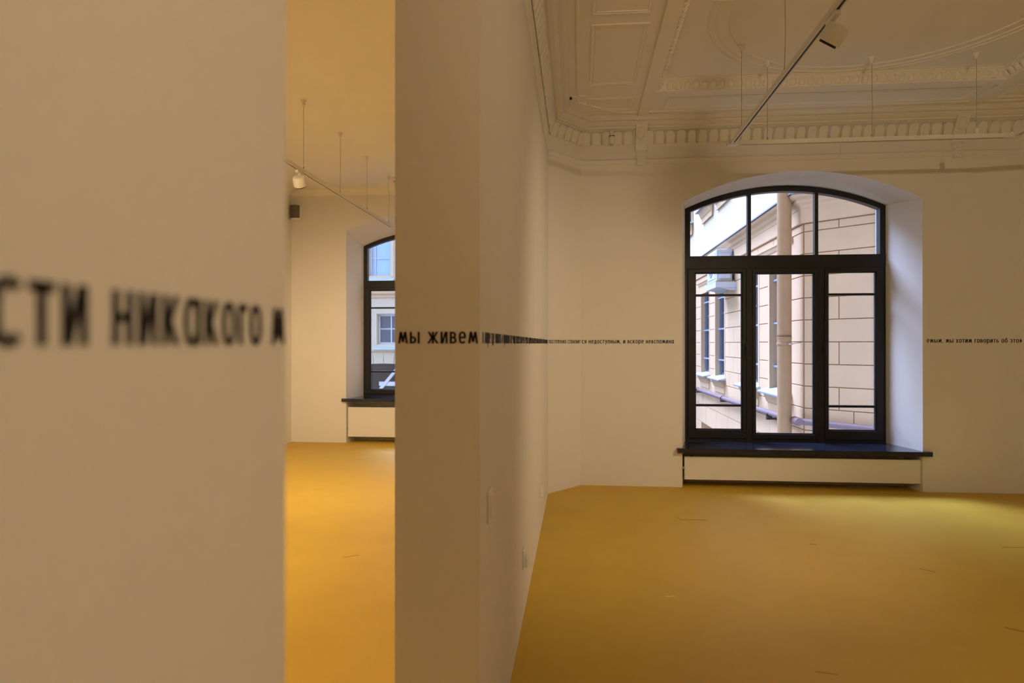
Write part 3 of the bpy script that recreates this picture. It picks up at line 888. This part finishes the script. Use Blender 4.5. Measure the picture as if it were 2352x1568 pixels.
# rusticated blocks on the receding face (their own frame: x along -Y ... so that the front looks towards -X)
lf = thing('receding_face', None, None, (XB, 27.0, 0), math.radians(-90)); lf.parent = cb
def yl(y): return 27.0 - y
def row(z0, z1, holes, off, step, m='fac', ylim=27.0):
    segs = []
    edges = sorted([(max(a, Y0), min(b_, ylim)) for a, b_ in holes])
    cur = Y0 + .012
    for a, b_ in edges:
        if a > cur + .02: segs.append((cur, a))
        cur = max(cur, b_)
    if cur < ylim: segs.append((cur, ylim))
    for a, b_ in segs:
        L = b_ - a
        n = max(1, round((L + off) / step))
        cuts = [a + L * i / n for i in range(n + 1)]
        if n > 1 and off: cuts = [a] + [a + L * (i + .5) / n for i in range(n)] + [b_]
        for i in range(len(cuts) - 1):
            block(yl(cuts[i+1]), yl(cuts[i]), z0, z1, lf, m)
for k in range(len(CJ)):
    z0 = CJ[k]; z1 = CJ[k+1] if k + 1 < len(CJ) else 3.54
    hol = [(a - .10, b_ + .10) for a, b_ in WINS] if (z1 > WZ0 + .05 and z0 < WZ1 - .05) else []
    row(z0, z1, hol, .0 if k % 2 else .5, 1.15)
for k in range(len(PZ) - 1):
    hol = [(19.05, 20.70)] if k in (2,) else []
    row(PZ[k], PZ[k+1], hol, .0 if k % 2 else .5, 1.35)
# smooth band and stepped cornice of both faces, with the zinc flashing
cpath = [(XB, 27.0), (XB, Y0), (XB + LC * .7071, Y0 - LC * .7071)]
MB().sweep(cpath, [(0, 3.545), (.045, 3.55), (.05, 3.56), (.05, 3.775), (.06, 3.785), (.06, 3.80), (0, 3.81)]).build('band', 'fac', cb)
MB().sweep(cpath, [(0, 3.79), (.06, 3.80), (.07, 3.84), (.11, 3.87), (.13, 3.905), (.13, 3.93), (.20, 3.955), (.215, 3.99), (.215, 4.01), (0, 4.03)]).build('cornice', 'fac', cb)
MB().sweep(cpath, [(-.02, 4.075), (.24, 4.025), (.245, 4.005), (.25, 4.005), (.25, 4.03), (-.02, 4.085)]).build('flashing', 'flash', cb)
# lintel drip, jamb strips, windows with bars, zinc sills with aprons
def far_window(a, b_, z0, z1, bars, k):
    w = thing('window', None, None, (0, 0, 0)); w.parent = cb
    X = XB
    rb = MB()
    d = .21
    rb.add([(X, b_, z0), (X + d, b_, z0), (X + d, b_, z1), (X, b_, z1)], [(0, 1, 2, 3)])
    rb.add([(X, a, z0), (X + d, a, z0), (X + d, a, z1), (X, a, z1)], [(0, 1, 2, 3)])
    rb.add([(X, a, z1), (X + d, a, z1), (X + d, b_, z1), (X, b_, z1)], [(0, 1, 2, 3)])
    rb.add([(X, a, z0), (X + d, a, z0), (X + d, b_, z0), (X, b_, z0)], [(0, 1, 2, 3)])
    rb.build('reveal', 'fac', w)
    B(X + d - .03, X + d - .01, a, b_, z0, z1).build('glass', 'wdark', w)
    fr = MB()
    for (p, q, r, s_) in ((a, a + .06, z0, z1), (b_ - .06, b_, z0, z1), ((a + b_) / 2 - .03, (a + b_) / 2 + .03, z0, z1), (a, b_, z0, z0 + .09), (a, b_, z1 - .06, z1), (a, b_, z0 + (z1 - z0) * .70, z0 + (z1 - z0) * .70 + .05)):
        fr.box(X + d - .08, X + d - .03, p, q, r, s_)
    fr.build('casement', 'ironb', w)
    st = MB()
    for (p, q) in ((a - .10, a - .01), (b_ + .01, b_ + .10)):
        st.box(X - .022, X + .01, p, q, z0 - .02, z1 + .02)
    st.build('jamb_strip', 'fac', w)
    if bars:
        n = 6
        for i in range(1, n):
            y = a + (b_ - a) * i / n
            MB().tube((X + .07, y, z0 + .10), (X + .07, y, z1 - .05), .013, 6).build('bar', 'ironb', w)
        for z in (1.17, 1.98, 2.79):
            B(X + .05, X + .09, a, b_, z - .018, z + .018).build('bar_rail', 'ironl', w)
    # sill
    MB().prism([(X - .20, z0 - .055), (X - .20, z0 - .040), (X + .16, z0 + .045), (X + .16, z0 + .01), (X - .02, z0 - .055)], 'y', a - .16, b_ + .20).build('zinc_sill', 'sillm', w)
    MB().prism([(X - .205, z0 - .075), (X - .205, z0 - .052), (X - .19, z0 - .050), (X - .02, z0 - .058), (X - .02, z0 - .075)], 'y', a - .165, b_ + .205).build('sill_edge', 'flash', w)
    MB().prism([(X + .0, z0 - .40), (X - .035, z0 - .40), (X - .035, z0 - .26), (X - .06, z0 - .24), (X - .11, z0 - .12), (X - .13, z0 - .075), (X + .0, z0 - .075)], 'y', a - .06, b_ + .08).build('sill_apron', 'fac', w)
    return w
for k, (a, b_) in enumerate(WINS): far_window(a, b_, WZ0, WZ1, True, k)
for k, (a, b_) in enumerate(UW): far_window(a, b_, UZ0, UZ1, False, k)
for k, (a, b_) in enumerate(((12.0, 15.75), (17.1, 21.1), (21.7, 25.6))):
    MB().prism([(XB, 3.28), (XB - .03, 3.30), (XB - .05, 3.36), (XB - .07, 3.38), (XB - .07, 3.41), (XB, 3.42)], 'y', a, b_).build('lintel_drip', 'fac', cb)
MB().add([(XB, 19.05, -1.4), (XB + .34, 19.05, -1.4), (XB + .34, 20.70, -1.4), (XB, 20.70, -1.4), (XB, 19.05, -.74), (XB + .34, 19.05, -.74), (XB + .34, 20.70, -.74), (XB, 20.70, -.74)],
         [(0, 1, 2, 3), (4, 5, 6, 7), (0, 1, 5, 4), (3, 2, 6, 7), (1, 2, 6, 5)]).build('basement_recess', 'fac', cb)

# end wing closing the court
B(-2.0, XB + .3, 27.0, 27.4, -3.5, 8.0).build('end_wall', 'fac2', cb)
for x in (-1.1, .9, 2.5):
    B(x - .05, x + .85, 26.97, 27.02, .8, 2.9).build('end_window', 'wdark', cb)
    B(x - .15, x + .95, 26.85, 27.02, .72, .80).build('end_sill', 'sillm', cb)
MB().prism([(27.0, 3.5), (26.9, 3.55), (26.85, 3.75), (27.0, 3.8)], 'x', -2.0, XB).build('end_cornice', 'fac', cb)

# drainpipe at the corner
t = thing('drainpipe', 'thick beige drainpipe standing outside the near window', 'pipe', (3.385, 11.64, -3.4))
for (z0, z1) in ((0, 3.42), (3.42, 5.09), (5.09, 8.2), (8.2, 11.8)):
    MB().tube((0, 0, z0), (0, 0, z1 + .05), .113, 28, caps=False).build('pipe_section', 'pipe', t, smooth=True)
    MB().lathe([(0, .116), (.012, .1195), (.024, .116)], (0, 0, z1 - .01), (0, 0, 1), 28).build('joint_ring', 'pipe', t, smooth=True)
for z in (3.40, 5.02, 8.1):
    MB().lathe([(0, .117), (.004, .1225), (.030, .1225), (.034, .117)], (0, 0, z - .045), (0, 0, 1), 28).build('clamp', 'pipe', t, smooth=True)
    MB().tube((.06, -.105, z - .03), (.28, -.02, z + .0), .007, 8).bbox(.02, .075, -.150, -.118, z - .045, z - .015, .004).build('tie_rod', 'wire', t)

# lilac gas pipe with brackets
t = thing('gas_pipe', 'lilac horizontal gas pipe clamped along the cream building', 'pipe', (0, 0, 0))
o45 = .13 * .7071
pts = [(XB - .13, 26.5, .21), (XB - .13, 16.0, .27), (XB - .13, Y0 - .05, .345), (XB + .7071 * 1.0 - o45, Y0 - .7071 * 1.0 - o45, .33), (XB + .7071 * 3.6 - o45, Y0 - .7071 * 3.6 - o45, .27)]
for i in range(len(pts) - 1):
    MB().tube(pts[i], pts[i+1], .052, 14).build('pipe_run', 'lilac', t, smooth=True)
MB().lathe([(-.14, .058), (-.10, .068), (.10, .068), (.14, .058)], pts[2], (0, 1, 0), 14).build('elbow', 'lilac', t, smooth=True)
for y in (13.0, 17.1, 20.55, 24):
    z = .21 + (26.5 - y) / 10.5 * .06
    MB().box(XB - .19, XB + .0, y - .03, y + .03, z - .09, z - .055).box(XB - .195, XB - .185, y - .03, y + .03, z - .09, z + .02).build('bracket', 'dark', t)
    MB().lathe([(-.02, .060), (.02, .060)], (XB - .13, y, z), (0, 1, 0), 14).build('collar', 'dark', t)

# white conduit at the right of the angled face
t = thing('conduit', 'thin white vertical conduit at the right edge of the window view', 'pipe', (XB + .815, Y0 - .815, -3.4))
MB().tube((-.05, -.05, 0), (-.05, -.05, 7.02), .011, 12).build('tube', 'acw', t, smooth=True)
MB().lathe([(0, .017), (.02, .026), (.06, .028), (.08, .020)], (-.05, -.05, 7.0), (0, 0, 1), 12).build('top_cap', 'acw', t, smooth=True)
for z in (1.5, 3.2, 4.4, 5.9):
    MB().box(-.05, .01, -.012, .012, z, z + .03).build('clip', 'acw', t)

# air-conditioner on a shelf
t = thing('air_conditioner', 'white air conditioner unit with cables on a wall shelf outside', 'air conditioner', (3.21, 16.3, 3.06))
MB().bbox(0, .36, 0, 1.15, 0, .74, .012).build('casing', 'acw', t)
MB().bbox(-.012, .01, .12, 1.05, .06, .68, .006).build('fan_cover', 'acw', t)
b = MB()
for r in (.08, .16, .24):
    n = 28
    vs = []; fs = []
    for i in range(n):
        a = 2 * math.pi * i / n
        for (rr, xx) in ((r - .006, -.014), (r + .006, -.014), (r + .006, -.022), (r - .006, -.022)):
            vs.append((xx, .60 + rr * math.cos(a), .37 + rr * math.sin(a)))
    for i in range(n):
        j = (i + 1) % n
        for k in range(4): fs.append((i*4+k, j*4+k, j*4+(k+1) % 4, i*4+(k+1) % 4))
    b.add(vs, fs)
for a in range(0, 180, 45):
    c, s_ = math.cos(math.radians(a)), math.sin(math.radians(a))
    b.tube((-.02, .60 - .25 * c, .37 - .25 * s_), (-.02, .60 + .25 * c, .37 + .25 * s_), .006, 6)
b.build('fan_grille', 'acg', t)
MB().bbox(.06, .32, -.030, .005, .05, .64, .010).build('side_cover', 'acw', t)
MB().box(.15, .24, -.036, -.028, .50, .55).box(.15, .22, -.036, -.028, .16, .24).build('valve_recess', 'acg', t)
for k in range(3):
    x = .38 + .02 * k
    b = MB(); prev = None
    for i in range(11):
        a = math.pi * (.5 + i / 10 * .95)
        p = (x + .03 + (.09 + .01*k) * math.cos(a) + .04, -.01 + .01 * k, .50 + (.24 + .012*k) * math.sin(a))
        if prev: b.tube(prev, p, .009, 6, caps=False)
        prev = p
    b.build('cable', 'cable' if k != 1 else 'acw', t)
MB().box(-.04, .44, -.10, 1.18, -.16, -.03).build('shelf', 'acw', t)
MB().box(-.02, .40, -.06, 1.15, -.03, .002).build('shelf_edge', 'rust', t)
MB().prism([(.02, -.16), (.44, -.16), (.44, -.22), (.30, -.22)], 'y', -.08, -.04).prism([(.02, -.16), (.44, -.16), (.44, -.22), (.30, -.22)], 'y', 1.0, 1.04).build('shelf_bracket', 'acw', t)

# building across the courtyard, seen through the far window
YF = 20.0
fb = thing('far_building', 'pale building with small gridded window seen through the far window', 'building', (-5.8, YF, 0))
LW = [(-.20, 1.20, 1.575, 2.475)]          # lower window (x0, x1, z0, z1), x from the building's origin
UWn = [(-.46, .20, 3.62, 5.30), (1.5, 2.2, 3.62, 5.30)]
AR0, AR1, AZ, AC = -2.9, 2.9, .10, 1.0     # carriage arch
wall = MB()
xs = sorted({-8, 5} | {w[k] for w in LW + UWn for k in (0, 1)})
zs = sorted({1.2, 6.5} | {w[k] for w in LW + UWn for k in (2, 3)})
for i in range(len(xs) - 1):
    for j in range(len(zs) - 1):
        xm, zm = (xs[i] + xs[i+1]) / 2, (zs[j] + zs[j+1]) / 2
        if any(w[0] < xm < w[1] and w[2] < zm < w[3] for w in LW + UWn): continue
        wall.box(xs[i], xs[i+1], 0, .35, zs[j], zs[j+1])
wall.box(-8, AR0, 0, .35, -3.4, 1.2).box(AR1, 5, 0, .35, -3.4, 1.2)
wall.build('wall', 'fac2', fb)
ap = arc_pts(0, AR1, AZ, AC, 20)
for i in range(20):      # wedge stones over the arch
    p, q = ap[i], ap[i+1]
    k = .006
    tp = lambda x: x * 1.10
    MB().prism([(p[0] + k, p[1]), (q[0] - k, q[1]), (min(max(tp(q[0]) - k, AR0), AR1), 1.345), (min(max(tp(p[0]) + k, AR0), AR1), 1.345)], 'y', -.012, .30).build('arch_stone', 'fac2', fb)
B(-8, 5, -.07, 0, 1.355, 1.415).build('string_course', 'fac', fb)
MB().prism([(0, 2.96), (-.05, 2.97), (-.06, 3.06), (-.14, 3.08), (-.16, 3.15), (0, 3.17)], 'x', -8, 5).build('cornice', 'fac', fb)
def fbw(x0, x1, z0, z1, gm, bars, hz, sillm):
    w = thing('window', None, None, (0, 0, 0)); w.parent = fb
    B(x0, x1, .20, .22, z0, z1).build('glass', gm, w)
    fr = MB()
    for (a, b_, c, d) in ((x0, x0 + .05, z0, z1), (x1 - .05, x1, z0, z1), (x0 + .05, x1 - .05, z0, z0 + .06), (x0 + .05, x1 - .05, z1 - .05, z1)):
        fr.box(a, b_, .15, .20, c, d)
    fr.build('casement', 'acw', w)
    for x in bars: B(x - .018, x + .018, .155, .198, z0 + .05, z1 - .05).build('glazing_bar', 'acw', w)
    for z in hz: B(x0 + .04, x1 - .04, .162, .199, z - .016, z + .016).build('glazing_bar', 'acw', w)
    MB().prism([(-.16, z0 - .16), (-.16, z0 - .14), (.16, z0 + .01), (.16, z0 - .06), (0, z0 - .16)], 'x', x0 - .12, x1 + .12).build('zinc_sill', sillm, w)
    st = MB().box(x0 - .10, x0 - .02, -.02, .02, z0 - .02, z1 + .10).box(x1 + .02, x1 + .10, -.02, .02, z0 - .02, z1 + .10).box(x0 - .10, x1 + .10, -.03, .02, z1 + .02, z1 + .12)
    st.build('surround', 'fac2', w)
fbw(*LW[0], 'wdark', (.19, .80), (2.04,), 'sillm')
for u in UWn: fbw(*u, 'wblue', (u[0] + .15,), (4.17,), 'sillm')
B(AR0 - .3, AR1 + .3, 2.6, 2.8, -3.4, 1.4).build('passage_wall', 'roofshade', fb)
B(AR0 - .3, AR1 + .3, .3, 2.8, 1.2, 1.4).build('passage_ceiling', 'roofshade', fb)
gt = thing('timber_gate', 'pale braced timber gate under the arch of the far building', 'gate', (-5.8, YF + .45, -3.4))
B(-2.6, 2.6, .04, .08, 0, 3.55).build('gate_board', 'gate', gt)
for z in (3.70, .6, 2.2): B(-.28, 2.6, 0, .07, z, z + .13).build('gate_rail', 'timber', gt)
for x in (-.55, 1.1):
    MB().prism([(x, 3.30), (x + .12, 3.30), (x + 1.0, 4.35), (x + .88, 4.35)], 'y', -.03, .03).build('gate_brace', 'timber', gt)
gl = thing('globe_lamp', 'round white lamp at the lower left of the far window view', 'lamp', (-6.27, YF - .25, .38))
MB().lathe([(-.10, .02), (-.08, .06), (-.03, .095), (.03, .095), (.08, .06), (.10, .02)], (0, 0, .10), (0, 0, 1), 16).build('globe', 'white', gl, smooth=True)
MB().tube((0, 0, 0), (0, .25, -.05), .015, 8).build('lamp_arm', 'dark', gl)
